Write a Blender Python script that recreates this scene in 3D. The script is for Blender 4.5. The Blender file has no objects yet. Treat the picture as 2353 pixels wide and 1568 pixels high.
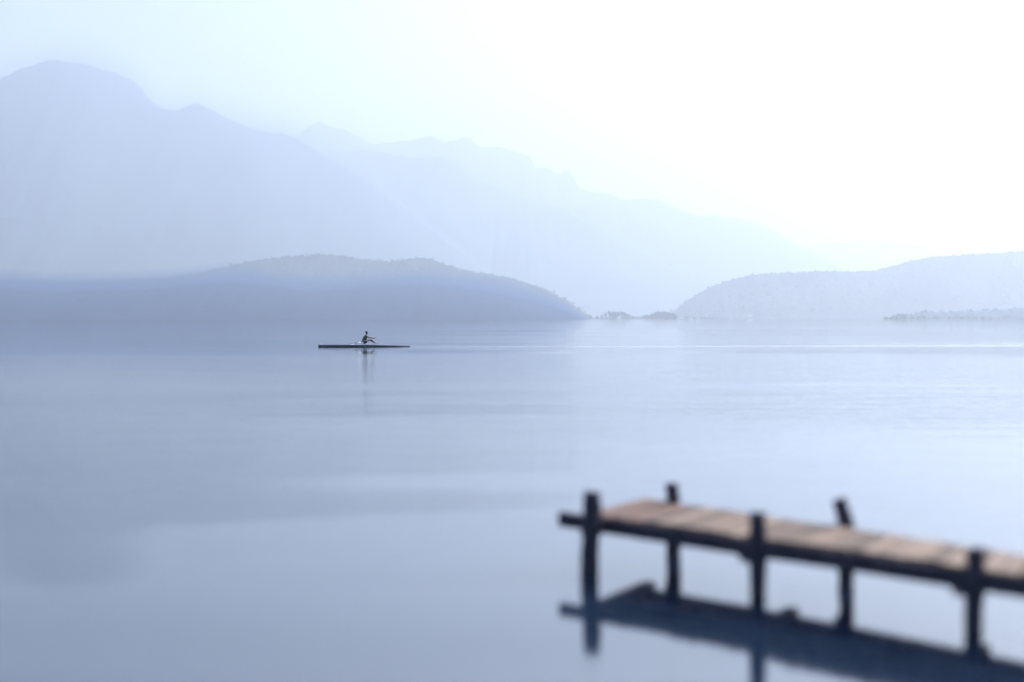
import bpy, bmesh, math, random
import numpy as np
from mathutils import Vector, Matrix, noise
random.seed(7)
R = math.radians
S = bpy.context.scene
col = S.collection

# ------------------------------------------------------------------ camera
CAM_H, FPX, CX, CY = 2.6, 3268.0, 1176.5, 784.0     # photo measured on a 2353 px wide grid
PITCH = math.atan((CY - 730.0) / FPX)
cd = bpy.data.cameras.new('camera'); cam = bpy.data.objects.new('camera', cd); col.objects.link(cam)
cam.location = (0, 0, CAM_H); cam.rotation_euler = (R(90) - PITCH, 0, 0)
cd.lens = 50; cd.sensor_width = 36; cd.clip_start = 0.1; cd.clip_end = 80000
cd.dof.use_dof = True; cd.dof.focus_distance = 122.0; cd.dof.aperture_fstop = 0.37
S.camera = cam

# ------------------------------------------------------------------ sky, sun, exposure
SUN_EL, SUN_AZ = 32.0, 51.0        # azimuth measured clockwise from the view direction (+Y)
w = bpy.data.worlds.new('World'); S.world = w; w.use_nodes = True
nt = w.node_tree; bg = nt.nodes['Background']
sky = nt.nodes.new('ShaderNodeTexSky'); sky.sky_type = 'NISHITA'; sky.sun_disc = False
sky.sun_elevation = R(SUN_EL); sky.sun_rotation = R(SUN_AZ)
sky.air_density = 1.0; sky.dust_density = 1.0; sky.ozone_density = 4.0
nt.links.new(sky.outputs[0], bg.inputs[0]); bg.inputs[1].default_value = 0.05
ld = bpy.data.lights.new('sun', 'SUN'); ld.energy = 5.0; ld.angle = R(0.5); ld.color = (1.0, 0.96, 0.90)
sun = bpy.data.objects.new('sun', ld); col.objects.link(sun)
sd = Vector((math.sin(R(SUN_AZ)) * math.cos(R(SUN_EL)), math.cos(R(SUN_AZ)) * math.cos(R(SUN_EL)), math.sin(R(SUN_EL))))
sun.rotation_euler = (-sd).to_track_quat('-Z', 'Y').to_euler()
sun.location = sd * 50
HAZE_DENSITY, HAZE_G, HAZE_COL = 2.75e-4, 0.51, (0.785, 0.862, 0.98, 1)
S.view_settings.view_transform = 'Standard'; S.view_settings.look = 'None'
S.view_settings.exposure = 1.27; S.view_settings.gamma = 1.0
S.render.engine = 'CYCLES'
cy = S.cycles
cy.use_denoising = True; cy.max_bounces = 8; cy.volume_bounces = 3; cy.glossy_bounces = 3
cy.sample_clamp_indirect = 8; cy.use_adaptive_sampling = False

# ------------------------------------------------------------------ helpers
def at(x, y, D):
    """photo pixel (2353 grid) at forward distance D -> world point"""
    dx = (x - CX) / FPX; dz = (CY - y) / FPX
    Y = math.cos(PITCH) + dz * math.sin(PITCH); Z = -math.sin(PITCH) + dz * math.cos(PITCH)
    k = D / Y
    return Vector((dx * k, D, CAM_H + Z * k))

def link(name, me, mat=None, parent=None, smooth=True):
    o = bpy.data.objects.new(name, me); col.objects.link(o)
    if mat: me.materials.append(mat)
    if parent: o.parent = parent
    if smooth: me.polygons.foreach_set('use_smooth', [True] * len(me.polygons))
    return o

def mesh_np(name, V, F):
    me = bpy.data.meshes.new(name)
    me.from_pydata([tuple(v) for v in V], [], [tuple(f) for f in F]); me.update()
    return me

def obj_bm(name, bm, mat=None, parent=None, smooth=True):
    bmesh.ops.recalc_face_normals(bm, faces=bm.faces)
    me = bpy.data.meshes.new(name); bm.to_mesh(me); bm.free()
    return link(name, me, mat, parent, smooth)

def empty(name, loc, rz=0):
    o = bpy.data.objects.new(name, None); col.objects.link(o); o.location = loc; o.rotation_euler = (0, 0, rz)
    o.empty_display_size = 0.3
    return o

def tag(o, label=None, cat=None, group=None, kind=None):
    if label: o['label'] = label
    if cat: o['category'] = cat
    if group: o['group'] = group
    if kind: o['kind'] = kind
    return o

def add_tube(bm, pts, rad, n=12, squash=1.0, wob=0.0, seed=0, cap=True):
    pts = [Vector(p) for p in pts]
    if not hasattr(rad, '__len__'): rad = [rad] * len(pts)
    rnd = random.Random(seed); rings = []
    ph = rnd.random() * 6
    for i, p in enumerate(pts):
        t = (pts[min(i + 1, len(pts) - 1)] - pts[max(i - 1, 0)]).normalized()
        up = Vector((0, 0, 1)) if abs(t.z) < .9 else Vector((0, 1, 0))
        a = t.cross(up).normalized(); b = t.cross(a).normalized(); ring = []
        for k in range(n):
            an = 2 * math.pi * k / n
            r = rad[i] * (1 + wob * noise.noise(Vector((math.cos(an) * 1.3 + ph, math.sin(an) * 1.3, i * .35 + seed))))
            ring.append(bm.verts.new(p + a * math.cos(an) * r + b * math.sin(an) * r * squash))
        rings.append(ring)
    for i in range(len(rings) - 1):
        for k in range(n):
            bm.faces.new((rings[i][k], rings[i][(k + 1) % n], rings[i + 1][(k + 1) % n], rings[i + 1][k]))
    if cap:
        bm.faces.new(rings[0][::-1]); bm.faces.new(rings[-1])

def add_beam(bm, p, q, wd, ht, side=None, seg=1, jit=0.0, rnd=random):
    """rectangular timber from p to q (centre line)"""
    p, q = Vector(p), Vector(q); t = (q - p).normalized()
    s = t.cross(Vector((0, 0, 1))).normalized(); u = s.cross(t).normalized()
    rings = []
    for i in range(seg + 1):
        c = p.lerp(q, i / seg) + Vector((rnd.uniform(-jit, jit), rnd.uniform(-jit, jit), rnd.uniform(-jit, jit)))
        rings.append([bm.verts.new(c + s * a * wd / 2 + u * b * ht / 2) for a, b in ((-1, -1), (1, -1), (1, 1), (-1, 1))])
    for i in range(seg):
        for k in range(4):
            bm.faces.new((rings[i][k], rings[i][(k + 1) % 4], rings[i + 1][(k + 1) % 4], rings[i + 1][k]))
    bm.faces.new(rings[0][::-1]); bm.faces.new(rings[-1])

def bevel(o, wdt=0.006, seg=2):
    m = o.modifiers.new('bevel', 'BEVEL'); m.width = wdt; m.segments = seg; m.limit_method = 'ANGLE'
    return o

# ------------------------------------------------------------------ materials
def mat_new(name):
    m = bpy.data.materials.new(name); m.use_nodes = True
    return m, m.node_tree, m.node_tree.nodes['Principled BSDF']

def mat_simple(name, c, rough=.5, var=.15, scale=8, metallic=0, spec=.5):
    m, t, p = mat_new(name)
    n = t.nodes.new('ShaderNodeTexNoise'); n.inputs['Scale'].default_value = scale
    tc = t.nodes.new('ShaderNodeTexCoord'); t.links.new(tc.outputs['Object'], n.inputs['Vector'])
    r = t.nodes.new('ShaderNodeMapRange'); r.inputs['To Min'].default_value = 1 - var; r.inputs['To Max'].default_value = 1 + var
    t.links.new(n.outputs[0], r.inputs[0])
    v = t.nodes.new('ShaderNodeVectorMath'); v.operation = 'SCALE'; v.inputs[0].default_value = c
    t.links.new(r.outputs[0], v.inputs['Scale']); t.links.new(v.outputs[0], p.inputs['Base Color'])
    p.inputs['Roughness'].default_value = rough; p.inputs['Metallic'].default_value = metallic
    p.inputs['Specular IOR Level'].default_value = spec
    return m

def mat_land(name, c1, c2, scale):
    m, t, p = mat_new(name)
    tc = t.nodes.new('ShaderNodeTexCoord')
    n = t.nodes.new('ShaderNodeTexNoise'); n.inputs['Scale'].default_value = scale; n.inputs['Detail'].default_value = 8
    t.links.new(tc.outputs['Object'], n.inputs['Vector'])
    r = t.nodes.new('ShaderNodeValToRGB'); r.color_ramp.elements[0].position = .38; r.color_ramp.elements[1].position = .66
    r.color_ramp.elements[0].color = (*c1, 1); r.color_ramp.elements[1].color = (*c2, 1)
    t.links.new(n.outputs[0], r.inputs[0]); t.links.new(r.outputs[0], p.inputs['Base Color'])
    p.inputs['Roughness'].default_value = 1; p.inputs['Specular IOR Level'].default_value = 0
    return m

def mat_wood(name, c1, c2, axis=(1, 1, 14), scale=6, rough=.8):
    m, t, p = mat_new(name)
    tc = t.nodes.new('ShaderNodeTexCoord'); mp = t.nodes.new('ShaderNodeMapping'); mp.inputs['Scale'].default_value = axis
    t.links.new(tc.outputs['Object'], mp.inputs[0])
    n = t.nodes.new('ShaderNodeTexNoise'); n.inputs['Scale'].default_value = scale; n.inputs['Detail'].default_value = 6
    t.links.new(mp.outputs[0], n.inputs['Vector'])
    r = t.nodes.new('ShaderNodeValToRGB'); r.color_ramp.elements[0].position = .35; r.color_ramp.elements[1].position = .65
    r.color_ramp.elements[0].color = (*c1, 1); r.color_ramp.elements[1].color = (*c2, 1)
    t.links.new(n.outputs[0], r.inputs[0])
    ge = t.nodes.new('ShaderNodeAttribute'); ge.attribute_name = 'tone'
    mx = t.nodes.new('ShaderNodeVectorMath'); mx.operation = 'SCALE'
    ma = t.nodes.new('ShaderNodeMath'); ma.operation = 'ADD'; ma.inputs[1].default_value = 1.0
    t.links.new(ge.outputs['Fac'], ma.inputs[0])
    t.links.new(r.outputs[0], mx.inputs[0]); t.links.new(ma.outputs[0], mx.inputs['Scale'])
    t.links.new(mx.outputs[0], p.inputs['Base Color']); p.inputs['Roughness'].default_value = rough
    b = t.nodes.new('ShaderNodeBump'); b.inputs['Strength'].default_value = .35; b.inputs['Distance'].default_value = .01
    t.links.new(n.outputs[0], b.inputs['Height']); t.links.new(b.outputs[0], p.inputs['Normal'])
    return m

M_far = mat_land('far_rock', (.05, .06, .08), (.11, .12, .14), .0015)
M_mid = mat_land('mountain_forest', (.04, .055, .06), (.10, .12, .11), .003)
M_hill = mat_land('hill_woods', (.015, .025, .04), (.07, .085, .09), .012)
M_leaf = mat_land('leaves', (.025, .04, .04), (.065, .085, .07), .08)
M_bark = mat_simple('bark', (.06, .05, .04), .9)
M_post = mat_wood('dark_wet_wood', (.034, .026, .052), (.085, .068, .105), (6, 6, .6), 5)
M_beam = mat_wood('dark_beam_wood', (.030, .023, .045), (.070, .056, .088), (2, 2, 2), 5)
M_deck = mat_wood('weathered_plank', (.18, .105, .085), (.29, .18, .14), (3, 3, 3), 4)
M_deck2 = mat_wood('pale_plank', (.24, .165, .125), (.37, .26, .20), (3, 3, 3), 4)
M_white = mat_simple('white_paint', (.8, .8, .8), .4, .04)

# ------------------------------------------------------------------ water
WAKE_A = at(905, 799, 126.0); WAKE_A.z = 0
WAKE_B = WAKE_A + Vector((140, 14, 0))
def make_water():
    m, t, p = mat_new('lake_water')
    N, L = t.nodes.new, t.links.new
    geo = N('ShaderNodeNewGeometry')
    def nz(scale_xyz, scale, detail=2, rough=.5):
        mp = N('ShaderNodeMapping'); mp.inputs['Scale'].default_value = scale_xyz
        L(geo.outputs['Position'], mp.inputs[0])
        n = N('ShaderNodeTexNoise'); n.inputs['Scale'].default_value = scale; n.inputs['Detail'].default_value = detail
        n.inputs['Roughness'].default_value = rough
        L(mp.outputs[0], n.inputs['Vector']); return n.outputs[0]
    def math_(op, a, b=None, c=None):
        n = N('ShaderNodeMath'); n.operation = op
        for i, v in enumerate((a, b, c)):
            if v is None: continue
            if isinstance(v, (int, float)): n.inputs[i].default_value = v
            else: L(v, n.inputs[i])
        return n.outputs[0]
    def mrange(v, a, b, c, d):
        n = N('ShaderNodeMapRange'); n.inputs[1].default_value = a; n.inputs[2].default_value = b
        n.inputs[3].default_value = c; n.inputs[4].default_value = d; n.interpolation_type = 'SMOOTHSTEP'; L(v, n.inputs[0]); return n.outputs[0]
    fine = nz((.35, 1.0, 1), 4.5, 3, .55)        # small ripples ~0.3 m
    mid = nz((.32, 1.0, 1), .60, 4, .62)         # 2 m waves
    swell = nz((.45, 1.0, 1), .10, 2)            # long slow undulation
    slick = nz((.25, 1.0, 1), .020, 3, .55)      # where wind touches the lake
    patch = mrange(slick, .42, .62, .12, 1.0)
    sp = N('ShaderNodeSeparateXYZ'); L(geo.outputs['Position'], sp.inputs[0])
    dist = math_('MULTIPLY', mrange(sp.outputs['Y'], 14, 48, .06, 1.0), mrange(sp.outputs['Y'], 55, 115, 1.0, .42))   # sheltered, calmer water by the shore
    # wake trailing from the stern of the rowing shell
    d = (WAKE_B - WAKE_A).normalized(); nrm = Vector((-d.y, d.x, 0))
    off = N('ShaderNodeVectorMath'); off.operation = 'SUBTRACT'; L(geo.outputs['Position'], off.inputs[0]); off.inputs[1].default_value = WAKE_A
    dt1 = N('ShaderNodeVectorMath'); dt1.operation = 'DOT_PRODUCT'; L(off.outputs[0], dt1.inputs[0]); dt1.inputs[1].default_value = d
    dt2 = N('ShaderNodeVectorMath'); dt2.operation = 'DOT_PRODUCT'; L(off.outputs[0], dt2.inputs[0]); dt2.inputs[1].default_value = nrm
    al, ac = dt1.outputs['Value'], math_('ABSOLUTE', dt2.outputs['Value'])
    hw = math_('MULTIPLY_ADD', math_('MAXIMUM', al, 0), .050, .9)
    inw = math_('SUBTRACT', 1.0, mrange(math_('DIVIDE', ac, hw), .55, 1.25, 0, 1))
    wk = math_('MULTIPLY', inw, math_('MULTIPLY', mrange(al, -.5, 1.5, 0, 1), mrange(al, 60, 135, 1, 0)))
    ratio = math_('DIVIDE', sp.outputs['X'], math_('MAXIMUM', math_('ADD', sp.outputs['Y'], 6), 6))
    breeze = mrange(ratio, -.26, -.02, .30, 1.0)                 # the left bay lies in the lee of the ridge
    amp = math_('MULTIPLY', math_('MULTIPLY', patch, breeze), dist)
    h = math_('MULTIPLY', math_('SUBTRACT', fine, .5), math_('MULTIPLY', amp, .025))
    h = math_('ADD', h, math_('MULTIPLY', math_('SUBTRACT', mid, .5), math_('MULTIPLY', amp, .085)))
    h = math_('ADD', h, math_('MULTIPLY', math_('SUBTRACT', swell, .5), mrange(sp.outputs['Y'], 15, 60, .20, .04)))
    h = math_('ADD', h, math_('MULTIPLY', math_('SUBTRACT', fine, .5), math_('MULTIPLY', wk, .05)))
    b = N('ShaderNodeBump'); b.inputs['Strength'].default_value = 1; b.inputs['Distance'].default_value = 1
    wake_sheen = math_('MULTIPLY', wk, mrange(nz((.6, 1, 1), 1.6, 3), .36, .60, .15, .75))  # bright sky reflection on the disturbed wake, painted into the base colour
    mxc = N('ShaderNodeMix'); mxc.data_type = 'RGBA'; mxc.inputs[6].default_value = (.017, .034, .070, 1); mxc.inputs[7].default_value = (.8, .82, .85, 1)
    L(wake_sheen, mxc.inputs[0]); L(mxc.outputs[2], p.inputs['Base Color'])
    L(h, b.inputs['Height']); L(b.outputs[0], p.inputs['Normal'])
    p.inputs['Base Color'].default_value = (.017, .034, .070, 1)
    rg = mrange(sp.outputs['Y'], 14, 90, .07, .035)
    L(rg, p.inputs['Roughness']); p.inputs['IOR'].default_value = 1.9
    V, F = [], []
    ys = [-60, 0, 20, 60, 150, 400, 1000, 2500, 6000, 16000, 40000]
    for j, y in enumerate(ys):
        for i in range(9): V.append(((i - 4) / 4 * 40000, y, 0))
    for j in range(len(ys) - 1):
        for i in range(8): a = j * 9 + i; F.append((a, a + 1, a + 10, a + 9))
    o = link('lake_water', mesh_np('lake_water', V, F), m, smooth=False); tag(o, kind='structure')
make_water()

# ------------------------------------------------------------------ mountains and hills
def interp(pts, x):
    if x <= pts[0][0]: return pts[0][1]
    for (x0, y0), (x1, y1) in zip(pts, pts[1:]):
        if x <= x1:
            t = (x - x0) / (x1 - x0); return y0 + (y1 - y0) * t
    return pts[-1][1]

def smooth_line(X, Y, n=2):
    Y = np.array(Y)
    for _ in range(n):
        Y[1:-1] = .25 * Y[:-2] + .5 * Y[1:-1] + .25 * Y[2:]
    return Y

def ridge(name, crest_px, D, depth, mat, nx=300, ny=36, crest_n=.012, spur=.25, soft=2, sx=None, grow=0.0, cut=-2.0, close=False):
    """mountain ridge: crest line at distance D, slopes falling to the lake on both sides"""
    crest = [(at(x, y, D).x, max(at(x, y, D).z, cut)) for x, y in crest_px]
    X = np.linspace(crest[0][0], crest[-1][0], nx); Z = smooth_line(X, [interp(crest, x) for x in X], soft)
    Zm = max(Z); sx = sx or Zm * .35
    V, F = [], []
    for j in range(ny + 1):
        s = -1 + 2 * j / ny
        for i in range(nx):
            x = X[i]
            zc = Z[i]
            nl = noise.fractal(Vector((x / sx, s * .8, D * .01)), 1.0, 2.0, 5)
            f = (1 - abs(s)) ** 1.15
            env = 4 * f * (1 - f)
            z = zc * (f + spur * env * nl * .8)
            z += zc * crest_n * noise.fractal(Vector((x / sx * 5, s * 9, 3.1)), .9, 2.0, 5) * min(1, f * 1.5)
            y = D + s * depth * (.75 + .5 * max(zc, 0) / Zm) + nl * depth * .10 * env
            if grow: z = z + grow * min(1, f * 3) * min(1, (max(zc, 0) / Zm) * 1.6) 
            V.append((x, y, z - 1.5))
    for j in range(ny):
        for i in range(nx - 1):
            a = j * nx + i; F.append((a, a + 1, a + nx + 1, a + nx))
    if close:                                    # floor and ends, so that the shell is a closed body
        for x, y, z in list(V): V.append((x, y, -3.0))
        k = nx * (ny + 1)
        F += [tuple(i + k for i in f[::-1]) for f in list(F)]
        rim = [(i, i + 1) for i in range(nx - 1)] + [((j + 1) * nx - 1, (j + 2) * nx - 1) for j in range(ny)] + [(ny * nx + i + 1, ny * nx + i) for i in range(nx - 2, -1, -1)] + [((j + 1) * nx, j * nx) for j in range(ny - 1, -1, -1)]
        F += [(b, a, a + k, b + k) for a, b in rim]
    o = link(name, mesh_np(name, V, F), mat)
    return tag(o, kind='structure')

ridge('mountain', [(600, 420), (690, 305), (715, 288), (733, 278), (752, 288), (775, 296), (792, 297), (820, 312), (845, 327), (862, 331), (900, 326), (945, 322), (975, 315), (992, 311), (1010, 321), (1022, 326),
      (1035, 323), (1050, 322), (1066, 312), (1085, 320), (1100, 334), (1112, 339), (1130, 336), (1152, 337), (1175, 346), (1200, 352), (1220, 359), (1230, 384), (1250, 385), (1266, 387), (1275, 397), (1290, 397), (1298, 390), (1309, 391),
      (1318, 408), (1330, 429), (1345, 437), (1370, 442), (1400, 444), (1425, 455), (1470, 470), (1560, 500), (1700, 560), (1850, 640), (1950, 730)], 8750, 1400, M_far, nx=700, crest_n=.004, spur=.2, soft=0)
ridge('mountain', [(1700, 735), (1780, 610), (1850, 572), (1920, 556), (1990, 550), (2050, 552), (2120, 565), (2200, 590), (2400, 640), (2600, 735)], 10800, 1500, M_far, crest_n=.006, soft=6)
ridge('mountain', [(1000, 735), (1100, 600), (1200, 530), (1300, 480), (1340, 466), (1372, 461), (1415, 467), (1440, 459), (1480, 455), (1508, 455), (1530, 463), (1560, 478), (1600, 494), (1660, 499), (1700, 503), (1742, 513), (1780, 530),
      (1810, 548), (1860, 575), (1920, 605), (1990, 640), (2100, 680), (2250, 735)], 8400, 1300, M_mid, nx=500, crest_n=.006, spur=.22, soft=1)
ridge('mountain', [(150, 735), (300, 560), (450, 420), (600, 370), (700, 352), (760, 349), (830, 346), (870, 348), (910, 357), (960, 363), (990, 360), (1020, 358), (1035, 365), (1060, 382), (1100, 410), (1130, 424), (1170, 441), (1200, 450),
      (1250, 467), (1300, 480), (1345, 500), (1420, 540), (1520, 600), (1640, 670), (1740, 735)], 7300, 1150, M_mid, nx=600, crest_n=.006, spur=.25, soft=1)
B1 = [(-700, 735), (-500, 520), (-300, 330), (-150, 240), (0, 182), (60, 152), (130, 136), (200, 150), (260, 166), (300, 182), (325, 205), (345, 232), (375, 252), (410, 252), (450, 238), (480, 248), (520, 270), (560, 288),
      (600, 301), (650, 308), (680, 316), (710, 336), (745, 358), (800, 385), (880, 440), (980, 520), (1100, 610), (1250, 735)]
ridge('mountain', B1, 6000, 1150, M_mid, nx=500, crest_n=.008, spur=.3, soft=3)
def blur_veil(px, D, depth, grow, dens, colr, label, **kw):
    # added volume imitating lens blur along ridges: closed shell a little above the ground
    m = bpy.data.materials.new('blur_veil_volume'); m.use_nodes = True; t = m.node_tree; t.nodes.clear()
    out = t.nodes.new('ShaderNodeOutputMaterial'); v = t.nodes.new('ShaderNodeVolumePrincipled')
    v.inputs['Color'].default_value = colr; v.inputs['Density'].default_value = dens; v.inputs['Anisotropy'].default_value = .3
    t.links.new(v.outputs[0], out.inputs['Volume'])
    o = ridge('blur_veil', px, D, depth, m, grow=grow, close=True, **kw)
    tag(o, label, 'blur_veil', kind='stuff'); return o
for g, dn in ((35, .0032), (80, .0018), (140, .0011)):
    blur_veil(B1, 6000, 1150, g, dn, (.36, .45, .60, 1), 'added veil blurring the outline of the high ridge at the left', nx=500, crest_n=.008, spur=.3, soft=3)
C1 = [(-600, 735), (-400, 560), (-200, 510), (0, 498), (120, 502), (240, 520), (340, 556), (430, 590), (520, 622), (640, 660), (800, 700), (950, 735)]
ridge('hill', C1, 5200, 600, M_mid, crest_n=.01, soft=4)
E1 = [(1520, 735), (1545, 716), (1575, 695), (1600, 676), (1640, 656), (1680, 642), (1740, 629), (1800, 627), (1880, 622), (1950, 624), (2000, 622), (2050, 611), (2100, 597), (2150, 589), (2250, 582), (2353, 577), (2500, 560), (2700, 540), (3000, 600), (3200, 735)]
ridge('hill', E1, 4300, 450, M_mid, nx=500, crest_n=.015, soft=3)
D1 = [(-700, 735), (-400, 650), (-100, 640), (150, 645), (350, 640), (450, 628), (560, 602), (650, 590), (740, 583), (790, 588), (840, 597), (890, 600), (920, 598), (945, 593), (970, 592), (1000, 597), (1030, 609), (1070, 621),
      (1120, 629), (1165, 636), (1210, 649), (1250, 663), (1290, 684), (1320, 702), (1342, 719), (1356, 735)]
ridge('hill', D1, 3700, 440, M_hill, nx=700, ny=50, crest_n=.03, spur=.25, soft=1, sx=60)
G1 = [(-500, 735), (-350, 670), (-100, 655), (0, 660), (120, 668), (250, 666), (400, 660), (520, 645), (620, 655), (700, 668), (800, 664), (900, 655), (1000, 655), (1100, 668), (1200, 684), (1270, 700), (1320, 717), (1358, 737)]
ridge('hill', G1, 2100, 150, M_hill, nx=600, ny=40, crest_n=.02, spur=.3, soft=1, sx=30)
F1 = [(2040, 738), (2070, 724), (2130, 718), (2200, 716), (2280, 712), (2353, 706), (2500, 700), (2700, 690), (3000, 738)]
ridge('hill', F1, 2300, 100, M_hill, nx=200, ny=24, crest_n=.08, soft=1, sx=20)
blur_veil(F1, 2300, 120, 9, .02, (.38, .46, .60, 1), 'added veil blurring the tree covered bank at the right edge', nx=120, crest_n=0, soft=4)
for g, dn in ((8, .012), (18, .009), (30, .006)): blur_veil(G1, 2100, 150 + 2 * g, g, dn, (.17, .26, .46, 1), 'added veil blurring the dark woods of the far left shore', nx=200, crest_n=0, soft=6)
# low spit of land closing the lake, carrying the distant trees
ridge('shore', [(1330, 736), (1360, 729), (1450, 727), (1560, 727), (1640, 729), (1700, 736)], 3150, 120, M_hill, nx=200, ny=12, crest_n=.05, soft=1, sx=20)

# ------------------------------------------------------------------ woodland covering the near hills (uncountable)
def ico():
    bm = bmesh.new(); bmesh.ops.create_icosphere(bm, subdivisions=1, radius=1)
    V = np.array([v.co[:] for v in bm.verts]); F = np.array([[v.index for v in f.verts] for f in bm.faces]); bm.free(); return V, F
IV, IF = ico()
def woodland(name, hills, label, n_each, rr, seed):
    rnd = np.random.default_rng(seed); Vs, Fs, off = [], [], 0
    for h, n in hills:
        co = np.empty(len(h.data.vertices) * 3); h.data.vertices.foreach_get('co', co); co = co.reshape(-1, 3)
        Dm = (co[:, 1].min() + co[:, 1].max()) / 2
        c = co[(co[:, 2] > -1) & (co[:, 1] < Dm + 40) & (np.abs(co[:, 0] / co[:, 1]) < .45)]
        pick = c[rnd.integers(0, len(c), n)] + rnd.normal(0, 1, (n, 3)) * [5, 4, .4]
        for p in pick:
            r = rnd.uniform(*rr)
            r *= 1.6 if rnd.random() < .06 else 1
            v = IV * [r, r, r * rnd.uniform(.8, 1.2)] * (1 + rnd.normal(0, .13, (len(IV), 1))) + p + [0, 0, r * .15]
            Vs.append(v); Fs.append(IF + off); off += len(IV)
    V = np.concatenate(Vs); F = np.concatenate(Fs)
    o = link(name, mesh_np(name, V, F), M_leaf); return tag(o, label, 'woodland', kind='stuff')
hl = {o.name: o for o in col.objects if o.name.startswith('hill')}
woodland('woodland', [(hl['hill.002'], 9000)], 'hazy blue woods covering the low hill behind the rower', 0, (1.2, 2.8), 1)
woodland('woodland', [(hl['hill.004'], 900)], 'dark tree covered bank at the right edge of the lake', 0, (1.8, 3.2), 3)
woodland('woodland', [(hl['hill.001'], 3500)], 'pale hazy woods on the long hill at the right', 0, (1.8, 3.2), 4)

# ------------------------------------------------------------------ distant trees on the spit
def leaf_crown(w_, h_, n, seed):
    rnd = np.random.default_rng(seed); V, F = [], []
    blobs = [(rnd.normal(0, .45) * w_ / 2, rnd.normal(0, .45) * w_ / 2, rnd.uniform(.15, .85) * h_, rnd.uniform(.25, .45)) for _ in range(9)]
    for k in range(n):
        bx, by, bz, br = blobs[k % 9]
        d = rnd.normal(0, 1, 3); d /= np.linalg.norm(d)
        taper = 1.05 - .6 * (bz / h_)
        c = np.array([bx * taper, by * taper, bz]) + d * br * w_ / 2 * rnd.uniform(.6, 1.05)
        s = rnd.uniform(.35, .8); a = rnd.normal(0, 1, (3, 3)) * s
        i = len(V); V += [c + a[0], c + a[1], c + a[2]]; F.append((i, i + 1, i + 2))
    return mesh_np('crown', V, F)
protos = []
for k, (w_, h_) in enumerate(((8, 9), (10, 8), (5.5, 13), (7, 11))):
    cr = leaf_crown(w_, h_, 420, k + 5)
    bm = bmesh.new(); add_tube(bm, [(0, 0, -1), (.1, 0, h_ * .3), (0, .1, h_ * .75)], [.35, .25, .08], 7)
    me = bpy.data.meshes.new('trunk'); bm.to_mesh(me); bm.free()
    cr.materials.append(M_leaf); me.materials.append(M_bark)
    protos.append((cr, me, h_))
def tree(px, top, D, kind, label, group):
    cr, tr, h_ = protos[kind]; g = at(px, 731, D); g.z = .6
    z = at(px, top, D).z - g.z; s = z / (h_ * 1.05 + 2)
    r = empty('tree', g, random.uniform(0, 6)); r.scale = (s, s, s)
    c = bpy.data.objects.new('crown', cr); c.location = (0, 0, .4); t = bpy.data.objects.new('trunk', tr)
    for o in (c, t): col.objects.link(o); o.parent = r
    tag(r, label, 'tree', group)
tree(1428, 708, 3040, 2, 'tallest narrow tree poking up from the left clump on the far shore', 'trees on the far shore')
lab1 = 'pale hazy tree in the small clump between the wooded hill and the white boathouse'
lab2 = 'pale hazy tree in the long low row right of the white boathouse'
for px, tp, k in ((1372, 724, 1), (1383, 720, 0), (1393, 713, 3), (1402, 711, 0), (1412, 711, 1), (1420, 713, 0), (1436, 714, 0), (1444, 719, 1), (1452, 724, 1)):
    tree(px, tp, 3040 + random.uniform(-15, 15), k, lab1, 'trees on the far shore')
for px, tp, k in ((1478, 724, 1), (1490, 721, 0), (1500, 720, 3), (1511, 721, 1), (1522, 717, 0), (1533, 713, 0), (1542, 712, 1), (1552, 711, 0), (1562, 712, 1), (1572, 711, 0), (1583, 710, 3), (1592, 713, 0), (1602, 715, 1), (1612, 717, 0), (1622, 718, 1)):
    tree(1478 + (px - 1478) * .5, tp, 3040 + random.uniform(-15, 15), k, lab2, 'trees on the far shore')

# ------------------------------------------------------------------ small white things on the far shore
M_roof = mat_simple('pale_roof', (.45, .42, .40), .7, .1, .5)
M_glass = mat_simple('dark_window', (.03, .04, .05), .1, .1)
def house(name, px, py_top, D, wd, ht, dp, label, cat, rz=0.0):
    g = at(px, 730, D); g.z = .3
    r = empty(name, g, rz); tag(r, label, cat)
    bm = bmesh.new(); add_beam(bm, (-wd / 2, 0, ht / 2), (wd / 2, 0, ht / 2), dp, ht); obj_bm('wall', bm, M_white, r, False)
    bm = bmesh.new(); rw, rh = dp / 2 + .5, wd * .22
    vs = [bm.verts.new(p) for p in ((-wd / 2 - .5, -rw, ht + .01), (wd / 2 + .5, -rw, ht + .01), (wd / 2 + .5, rw, ht + .01), (-wd / 2 - .5, rw, ht + .01), (-wd / 2 - .5, 0, ht + rh), (wd / 2 + .5, 0, ht + rh))]
    for f in ((0, 1, 5, 4), (2, 3, 4, 5), (0, 4, 3), (1, 2, 5), (3, 2, 1, 0)): bm.faces.new([vs[i] for i in f])
    obj_bm('roof', bm, M_roof, r, False)
    for i in range(3):
        x = (-.3 + .3 * i) * wd
        bm = bmesh.new(); add_beam(bm, (x - .6, -dp / 2 - .05, ht * .55), (x + .6, -dp / 2 - .05, ht * .55), .1, 1.3); obj_bm('window', bm, M_glass, r, False)
house('boathouse', 1423, 722, 2940, 8, 3.2, 6, 'small bright white boathouse at the waterline between the two tree clumps', 'boathouse')
house('house', 1721, 727, 2930, 13, 4, 9, 'wide pale house on the right shore below the long hill', 'house', .15)
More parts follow.
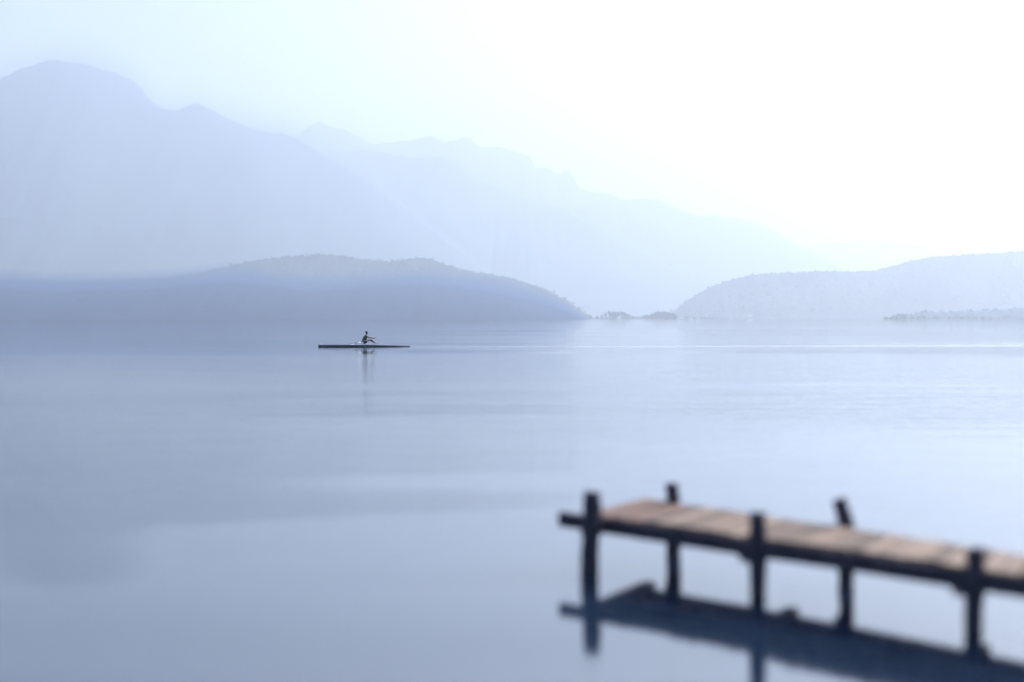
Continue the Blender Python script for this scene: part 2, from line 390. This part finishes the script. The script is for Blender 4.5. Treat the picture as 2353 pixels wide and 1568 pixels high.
def motorboat(px, D, ln, label, rz):
    g = at(px, 733, D); g.z = 0; r = empty('motorboat', g, rz); tag(r, label, 'boat', 'white boats moored by the far shore')
    bm = bmesh.new(); n = 12; rows = []
    for i in range(n + 1):
        t = i / n; hw = ln * .16 * (1 - max(0, t - .45) ** 2 * 3.2); x = -ln / 2 + t * ln; z1 = ln * (.13 + .05 * t * t)
        rows.append([bm.verts.new(p) for p in ((x, -hw, z1), (x, -hw * .8, ln * .02), (x, 0, -ln * .04), (x, hw * .8, ln * .02), (x, hw, z1))])
    for a, b in zip(rows, rows[1:]):
        for k in range(4): bm.faces.new((a[k], b[k], b[k + 1], a[k + 1]))
        bm.faces.new((a[4], b[4], b[0], a[0]))
    bm.faces.new(rows[0]); bm.faces.new(rows[-1][::-1]); obj_bm('hull', bm, M_white, r)
    bm = bmesh.new(); add_beam(bm, (-ln * .15, 0, ln * .24), (ln * .16, 0, ln * .24), ln * .22, ln * .16); obj_bm('cabin', bm, M_white, r, False)
    bm = bmesh.new(); add_beam(bm, (ln * .162, 0, ln * .26), (ln * .175, 0, ln * .26), ln * .18, ln * .08); obj_bm('windscreen', bm, M_glass, r, False)
motorboat(1561, 2400, 9, 'bright white boat closest to the waterline, foot of the right hill', .3)
motorboat(1567, 2750, 11, 'white cruiser just above and behind the brightest moored boat', -.2)
motorboat(1588, 2700, 8, 'small faint white boat right of the pair at the foot of the hill', .5)
motorboat(1604, 2850, 9, 'rightmost faint white boat moored before the long hill', .1)

# ------------------------------------------------------------------ wooden jetty
U, UB = Vector((.700, -.714, 0)), Vector((.64, -.768, 0))
N0, B0 = Vector((.90, 14.60, 0)), Vector((1.58, 15.72, 0))
CROSS = B0 - N0
def hn(t): return interp([(-.5, .58), (0, .575), (.5, .57), (1.9, .555), (2.9, .56), (3.6, .55), (4.4, .545), (12, .56)], t)
def hb(t): return interp([(-.5, .585), (0, .58), (1.2, .56), (2.4, .56), (3.9, .535), (12, .55)], t)
def nearp(t, dz=0, out=0): p = N0 + U * t - CROSS.normalized() * out; p.z = hn(t) + dz; return p
def backp(t, dz=0, out=0): p = B0 + UB * t + CROSS.normalized() * out; p.z = hb(t) + dz; return p
jet = empty('wooden_jetty', N0); tag(jet, 'rickety wooden jetty with dark posts standing in the calm water', 'jetty')
def loc(p): return Vector(p) - N0
def planks(t0, t1, dz, mat, seed, wmin=.075, wmax=.11, over=.05):
    rnd = random.Random(seed); bm = bmesh.new(); lay = bm.verts.layers.float.new('tone'); t = t0
    while t < t1:
        wv = rnd.uniform(wmin, wmax); o1, o2 = rnd.uniform(.02, over + .03), rnd.uniform(.0, over)
        j = rnd.uniform(-.006, .006); tone = rnd.choice((-.5, -.3, -.1, 0, .1, .25, .35)) + rnd.uniform(-.08, .08); th = .03
        a, b = nearp(t, dz + j, o1), backp(t, dz + j + rnd.uniform(-.006, .006), o2)
        c, d = backp(t + wv, dz + j, o2), nearp(t + wv, dz + j, o1)
        top = [bm.verts.new(loc(p)) for p in (a, b, c, d)]; bot = [bm.verts.new(loc(p) - Vector((0, 0, th))) for p in (a, b, c, d)]
        for v in top + bot: v[lay] = tone
        bm.faces.new(top); bm.faces.new(bot[::-1])
        for k in range(4): bm.faces.new((top[k], bot[k], bot[(k + 1) % 4], top[(k + 1) % 4]))
        t += wv + rnd.uniform(.016, .030)
    return bevel(obj_bm('deck', bm, mat, jet, False), .004)
tag(planks(-.16, .62, 0, M_deck, 3), 'narrow pinkish brown cross planks at the lake end')
tag(planks(.63, 11, .012, M_deck2, 4, .11, .17), 'paler wider planks running back to the shore')
def stringer(fn, t0, t1, out, dz, wd, ht):
    bm = bmesh.new(); n = int((t1 - t0) / .5)
    pts = [loc(fn(t0 + (t1 - t0) * i / n, dz, out)) for i in range(n + 1)]
    s = CROSS.normalized(); rings = []
    for p in pts: rings.append([bm.verts.new(p + s * a * wd / 2 + Vector((0, 0, b * ht / 2))) for a, b in ((-1, -1), (1, -1), (1, 1), (-1, 1))])
    for a, b in zip(rings, rings[1:]):
        for k in range(4): bm.faces.new((a[k], a[(k + 1) % 4], b[(k + 1) % 4], b[k]))
    bm.faces.new(rings[0][::-1]); bm.faces.new(rings[-1]); return bevel(obj_bm('stringer', bm, M_beam, jet, False), .008)
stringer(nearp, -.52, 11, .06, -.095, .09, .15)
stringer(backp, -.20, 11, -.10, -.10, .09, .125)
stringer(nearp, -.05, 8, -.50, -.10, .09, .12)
def post(pts, rad, seed, n=14):
    bm = bmesh.new(); P = []
    fine = 18
    for i in range(fine + 1):
        s = i / fine * (len(pts) - 1); k = min(int(s), len(pts) - 2); P.append(Vector(pts[k]).lerp(Vector(pts[k + 1]), s - k))
    for _ in range(3):
        Q = [P[0]] + [(a + b * 2 + c) / 4 for a, b, c in zip(P, P[1:], P[2:])] + [P[-1]]; P = Q
    rr = [rad * (1 + .14 * noise.noise(Vector((seed, i * .35, 0)))) for i in range(fine + 1)]
    add_tube(bm, [loc(p) for p in P], rr, n, 1, .22, seed); return obj_bm('post', bm, M_post, jet)
def post_px(px, D, seed, rad):
    """log post; px = photo outline centre from top to the water, at the post's distance"""
    pts = [at(x, y, D) for x, y in px]; foot = pts[-1].copy(); foot.z = -.9; return post(pts + [foot], rad, seed)
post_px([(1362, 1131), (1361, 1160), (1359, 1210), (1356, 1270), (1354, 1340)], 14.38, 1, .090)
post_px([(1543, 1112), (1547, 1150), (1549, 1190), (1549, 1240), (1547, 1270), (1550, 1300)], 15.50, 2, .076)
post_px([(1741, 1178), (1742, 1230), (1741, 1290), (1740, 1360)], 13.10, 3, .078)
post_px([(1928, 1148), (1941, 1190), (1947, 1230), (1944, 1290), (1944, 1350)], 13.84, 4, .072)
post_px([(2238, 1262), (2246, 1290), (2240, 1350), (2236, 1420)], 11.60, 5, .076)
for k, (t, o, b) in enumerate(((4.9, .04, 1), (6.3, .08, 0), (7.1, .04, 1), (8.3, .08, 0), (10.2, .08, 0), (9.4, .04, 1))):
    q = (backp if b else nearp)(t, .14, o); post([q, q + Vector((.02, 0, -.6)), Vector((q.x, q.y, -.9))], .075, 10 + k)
def crossbeam(t, e0=.16, e1=.03, dz=-.135):
    a = nearp(t, dz, e0); b = backp(t, dz, e1); bm = bmesh.new()
    add_beam(bm, loc(a), loc(b), .14, .17, seg=4, jit=.004); bevel(obj_bm('cross_beam', bm, M_beam, jet, False), .01)
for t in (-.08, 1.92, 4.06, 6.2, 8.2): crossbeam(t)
def brace(p, q, r=.032):
    bm = bmesh.new(); add_tube(bm, [loc(p), loc((Vector(p) + Vector(q)) / 2 + Vector((0, 0, -.02))), loc(q)], [r, r * 1.1, r], 8, 1, .2, 3); obj_bm('brace', bm, M_post, jet)
brace(nearp(1.78, -.16, .0), at(1739, 1282, 13.12), .04); brace(backp(.20, -.12, -.02), at(1547, 1222, 15.5), .045); brace(backp(2.48, -.12, -.02), at(1942, 1262, 13.84), .045); brace(nearp(3.95, -.16, 0), at(2232, 1355, 11.62), .04)

# ------------------------------------------------------------------ rowing shell, oars and rower
BO = at(842, 797.5, 126.5); BO.z = 0
YAW = R(6)
M_hull = mat_simple('dark_hull', (.045, .075, .11), .25, .1, 2)
M_metal = mat_simple('rigger_metal', (.5, .5, .52), .3, .05, 8, .8)
M_skin = mat_simple('skin', (.10, .055, .045), .5, .06)
M_green = mat_simple('green_top', (.02, .10, .05), .8, .2)
M_short = mat_simple('dark_shorts', (.02, .015, .035), .8, .2)
M_hair = mat_simple('dark_hair', (.015, .012, .02), .6, .2)
M_shaft = mat_simple('oar_shaft', (.06, .02, .025), .3, .1)
M_grip = mat_simple('red_grip', (.25, .04, .03), .6, .1)
boat = empty('rowing_shell', BO, YAW); tag(boat, 'long slender dark rowing shell gliding left across the lake', 'rowing boat')
bm = bmesh.new(); rows = []; n = 40; x0, x1 = -4.25, 3.85
for i in range(n + 1):
    t = i / n; x = x0 + (x1 - x0) * t; k = max(0.02, math.sin(math.pi * min(max(t, .004), .996))) ** .7
    hw = .145 * k; top = .16 - .10 * t + .03 * k; bt = -.10 * k
    rows.append([bm.verts.new((x, hw * math.cos(a), (top if math.sin(a) >= 0 else top + (top - bt) * math.sin(a)) + (.035 * math.sin(a) * k if math.sin(a) > 0 else 0))) for a in [2 * math.pi * j / 16 for j in range(16)]])
for a, b in zip(rows, rows[1:]):
    for k in range(16): bm.faces.new((a[k], a[(k + 1) % 16], b[(k + 1) % 16], b[k]))
bm.faces.new(rows[0][::-1]); bm.faces.new(rows[-1]); obj_bm('hull', bm, M_hull, boat)
bm = bmesh.new(); add_beam(bm, (-.36, 0, .265), (-.08, 0, .265), .27, .035); bevel(obj_bm('seat', bm, M_short, boat, False), .01)
bm = bmesh.new(); add_beam(bm, (.72, 0, .25), (.90, 0, .42), .26, .02); obj_bm('foot_stretcher', bm, M_white, boat, False)
bm = bmesh.new(); add_beam(bm, (-3.95, 0, .20), (-4.0, 0, .30), .006, .06); obj_bm('bow_number_plate', bm, M_white, boat, False)
LOCK = {}
for sgn in (-1, 1):
    pin = Vector((.05, sgn * .80, .62)); LOCK[sgn] = pin
    bm = bmesh.new()
    for x in (.62, .34, -.02): add_tube(bm, [(x, sgn * .13, .21), (x * .5 + .08, sgn * .5, .30), pin - Vector((0, 0, .08))], .012, 8)
    add_tube(bm, [pin - Vector((0, 0, .11)), pin + Vector((0, 0, .07))], .014, 8); obj_bm('rigger', bm, M_metal, boat)
HANDS = {}
for sgn in (-1, 1):
    pin = LOCK[sgn]; hnd = Vector((.70, sgn * .13, .72)); d = (pin - hnd * 1.13).normalized(); HANDS[sgn] = (hnd, d); hnd = hnd * 1.13 - Vector((0, 0, .04))
    L_ = 2.9; tip = hnd + d * L_
    o = empty('oar', boat.matrix_basis @ Vector((0, 0, 0)), 0)
    o.location = BO; o.rotation_euler = (0, 0, YAW)
    tag(o, 'oar on the near side of the shell, pale blade trailing low to the left' if sgn < 0 else 'oar on the far side of the shell, mostly behind the rower', 'oar')
    bm = bmesh.new(); add_tube(bm, [hnd + d * .08, hnd + d * 1.4, tip - d * .45], [.036, .036, .030], 10); obj_bm('shaft', bm, M_shaft, o)
    bm = bmesh.new(); add_tube(bm, [hnd - d * .04, hnd + d * .09], .019, 10); obj_bm('grip', bm, M_grip, o)
    bm = bmesh.new(); add_tube(bm, [hnd + d * 1.75, hnd + d * 2.37], .034, 10); obj_bm('sleeve', bm, M_white, o)
    bm = bmesh.new(); s = d.cross(Vector((0, 0, 1))).normalized(); u = s.cross(d).normalized(); rws = []
    for i in range(9):
        t = i / 8; wv = .035 + .09 * math.sin(min(1, t * 1.6) * math.pi / 2); c = tip - d * .5 + d * .5 * t - u * .02 * math.sin(t * 3)
        rws.append([bm.verts.new(c + s * a * wv + u * (b * .006 + abs(a) * .012)) for a, b in ((-1, -1), (-.4, -1), (.4, -1), (1, -1), (1, 1), (.4, 1), (-.4, 1), (-1, 1))])
    for a, b in zip(rws, rws[1:]):
        for k in range(8): bm.faces.new((a[k], a[(k + 1) % 8], b[(k + 1) % 8], b[k]))
    bm.faces.new(rws[0][::-1]); bm.faces.new(rws[-1]); obj_bm('blade', bm, M_white, o)

def skin_into(bm_out, chains, sub=2, root=0):
    """chains: list of lists of (pos, radius[, ry]); first vertex of later chains may be an index tuple ('@', i)"""
    V, E, Rr = [], [], []
    for ch in chains:
        prev = None
        for it in ch:
            if it[0] == '@': prev = it[1]; continue
            V.append(Vector(it[0])); Rr.append((it[1], it[2] if len(it) > 2 else it[1]))
            if prev is not None: E.append((prev, len(V) - 1))
            prev = len(V) - 1
    me = bpy.data.meshes.new('tmp'); me.from_pydata(V, E, []); me.update(); o = bpy.data.objects.new('tmp', me); col.objects.link(o)
    m = o.modifiers.new('skin', 'SKIN'); m.use_smooth_shade = True
    for i, r in enumerate(Rr): me.skin_vertices[0].data[i].radius = r; me.skin_vertices[0].data[i].use_root = (i == root)
    s = o.modifiers.new('sub', 'SUBSURF'); s.levels = sub; s.render_levels = sub
    dg = bpy.context.evaluated_depsgraph_get(); ev = o.evaluated_get(dg).to_mesh(); bm_out.from_mesh(ev)
    o.evaluated_get(dg).to_mesh_clear(); bpy.data.objects.remove(o)

per = empty('person', BO - Vector((0, 0, .04)), YAW); per.scale = (1.13, 1.13, 1.13); tag(per, 'rower in a green top and dark trousers seated in the slender shell, arms reaching forward', 'person')
HP = Vector((-.20, 0, .36))                                   # pelvis, on the seat; faces +x (the stern)
CH = Vector((-.06, 0, .82)); NK = Vector((.0, 0, .98)); HD = Vector((.05, 0, 1.13))
body = bmesh.new()
ch = [[(HP, .125, .155), ((-.17, 0, .53), .11, .14), ((-.11, 0, .70), .115, .155), (CH, .10, .16), (NK, .052), ((.02, 0, 1.04), .05), ((.035, 0, 1.10), .075), ((.045, 0, 1.16), .088), ((.04, 0, 1.21), .07)]]
KN, FT, SH, EL = {}, {}, {}, {}
idx = 9
for sgn in (-1, 1):
    KN[sgn] = Vector((.25, sgn * .12, .62)); FT[sgn] = Vector((.68, sgn * .08, .33)); SH[sgn] = Vector((-.03, sgn * .17, .87)); EL[sgn] = Vector((.27, sgn * .23, .74))
    ch.append([('@', 0), (HP + Vector((.05, sgn * .09, .0)), .085), ((HP + KN[sgn]) / 2 + Vector((0, sgn * .05, .02)), .075), (KN[sgn], .055), (KN[sgn].lerp(FT[sgn], .4), .052), (FT[sgn], .036), (FT[sgn] + Vector((.06, 0, -.04)), .04), (FT[sgn] + Vector((.13, 0, .10)), .03)])
    wr = HANDS[sgn][0] + Vector((-.075, 0, .01))
    ch.append([('@', 3), (SH[sgn], .062), (SH[sgn].lerp(EL[sgn], .5), .045), (EL[sgn], .038), (EL[sgn].lerp(wr, .45), .034), (wr, .024), (wr + Vector((.06, 0, .012)), .022, .036)])
skin_into(body, ch)
for sgn in (-1, 1):                                            # fingers curl over the oar grip
    h, d = HANDS[sgn]; wr = h + Vector((-.02, 0, .012))
    for k in range(4):
        b = h + d * (-.012 + .021 * k) + Vector((-.02, 0, .022)); ln = (.9, 1.05, 1.0, .8)[k]
        skin_into(body, [[(b, .0095), (b + Vector((.030, 0, .010)) * ln, .0088), (b + Vector((.050, 0, -.010)) * ln, .008), (b + Vector((.044, 0, -.034)) * ln, .0072)]], 1)
    b = h + d * -.025 + Vector((-.03, 0, .0)); skin_into(body, [[(b, .011), (b + Vector((.02, -sgn * .008, -.018)), .010), (b + Vector((.042, -sgn * .004, -.026)), .008)]], 1)
# face: nose, chin, ears as part of the same mesh
skin_into(body, [[((.10, 0, 1.165), .012), ((.137, 0, 1.135), .013), ((.118, 0, 1.122), .012)]], 1)
skin_into(body, [[((.06, 0, 1.065), .035), ((.105, 0, 1.07), .022)]], 1)
for sgn in (-1, 1): skin_into(body, [[((.035, sgn * .078, 1.13), .014), ((.03, sgn * .09, 1.155), .016)]], 1)
obj_bm('body', body, M_skin, per)
bm = bmesh.new()
skin_into(bm, [[((-.20, 0, .43), .125, .155), ((-.17, 0, .53), .20, .19), ((-.11, 0, .70), .21, .20), ((-.06, 0, .82), .19, .20), ((-.02, 0, .93), .09, .11)]] +
          [[('@', 3), (SH[s] + Vector((-.002, s * .004, .002)), .074), (SH[s].lerp(EL[s], .5), .058)] for s in (-1, 1)])
obj_bm('shirt', bm, M_green, per)
bm = bmesh.new()
skin_into(bm, [[(HP + Vector((-.005, 0, -.005)), .165, .175), ((-.18, 0, .47), .15, .165)]] +
          [[('@', 0), (HP + Vector((.05, s * .09, .0)), .125), ((HP + KN[s]) / 2 + Vector((0, s * .05, .02)), .112), (KN[s], .085), (KN[s].lerp(FT[s], .4), .078), (KN[s].lerp(FT[s], .85), .056)] for s in (-1, 1)])
obj_bm('trousers', bm, M_short, per)
bm = bmesh.new()
skin_into(bm, [[((-.01, 0, 1.09), .075, .08), ((.0, 0, 1.17), .105, .105), ((.02, 0, 1.225), .10, .10), ((.04, 0, 1.25), .08)]]); obj_bm('hair', bm, M_hair, per)
for s in (-1, 1):
    bm = bmesh.new(); skin_into(bm, [[(FT[s] + Vector((.0, 0, -.03)), .05), (FT[s] + Vector((.07, 0, -.03)), .052), (FT[s] + Vector((.14, 0, .10)), .042)]]); obj_bm('shoe', bm, M_white, per)
for s in (-1, 1):
    bm = bmesh.new(); bmesh.ops.create_uvsphere(bm, u_segments=8, v_segments=6, radius=.011); bmesh.ops.translate(bm, verts=bm.verts, vec=(.118, s * .032, 1.158)); obj_bm('eye', bm, M_hair, per)

# ------------------------------------------------------------------ haze
def haze():
    bm = bmesh.new(); bmesh.ops.create_cube(bm, size=1)
    lo, hi = Vector((-14000, -80, -1)), Vector((14000, 14500, 2300))
    for v in bm.verts: v.co = Vector((lo[i] if v.co[i] < 0 else hi[i] for i in range(3)))
    m = bpy.data.materials.new('haze_air'); m.use_nodes = True; t = m.node_tree; t.nodes.clear()
    out = t.nodes.new('ShaderNodeOutputMaterial'); v = t.nodes.new('ShaderNodeVolumePrincipled')
    v.inputs['Color'].default_value = HAZE_COL; v.inputs['Density'].default_value = HAZE_DENSITY; v.inputs['Anisotropy'].default_value = HAZE_G
    t.links.new(v.outputs[0], out.inputs['Volume'])
    tag(obj_bm('haze', bm, m, None, False), 'pale blue morning haze over the whole lake', 'haze', kind='stuff')
haze()
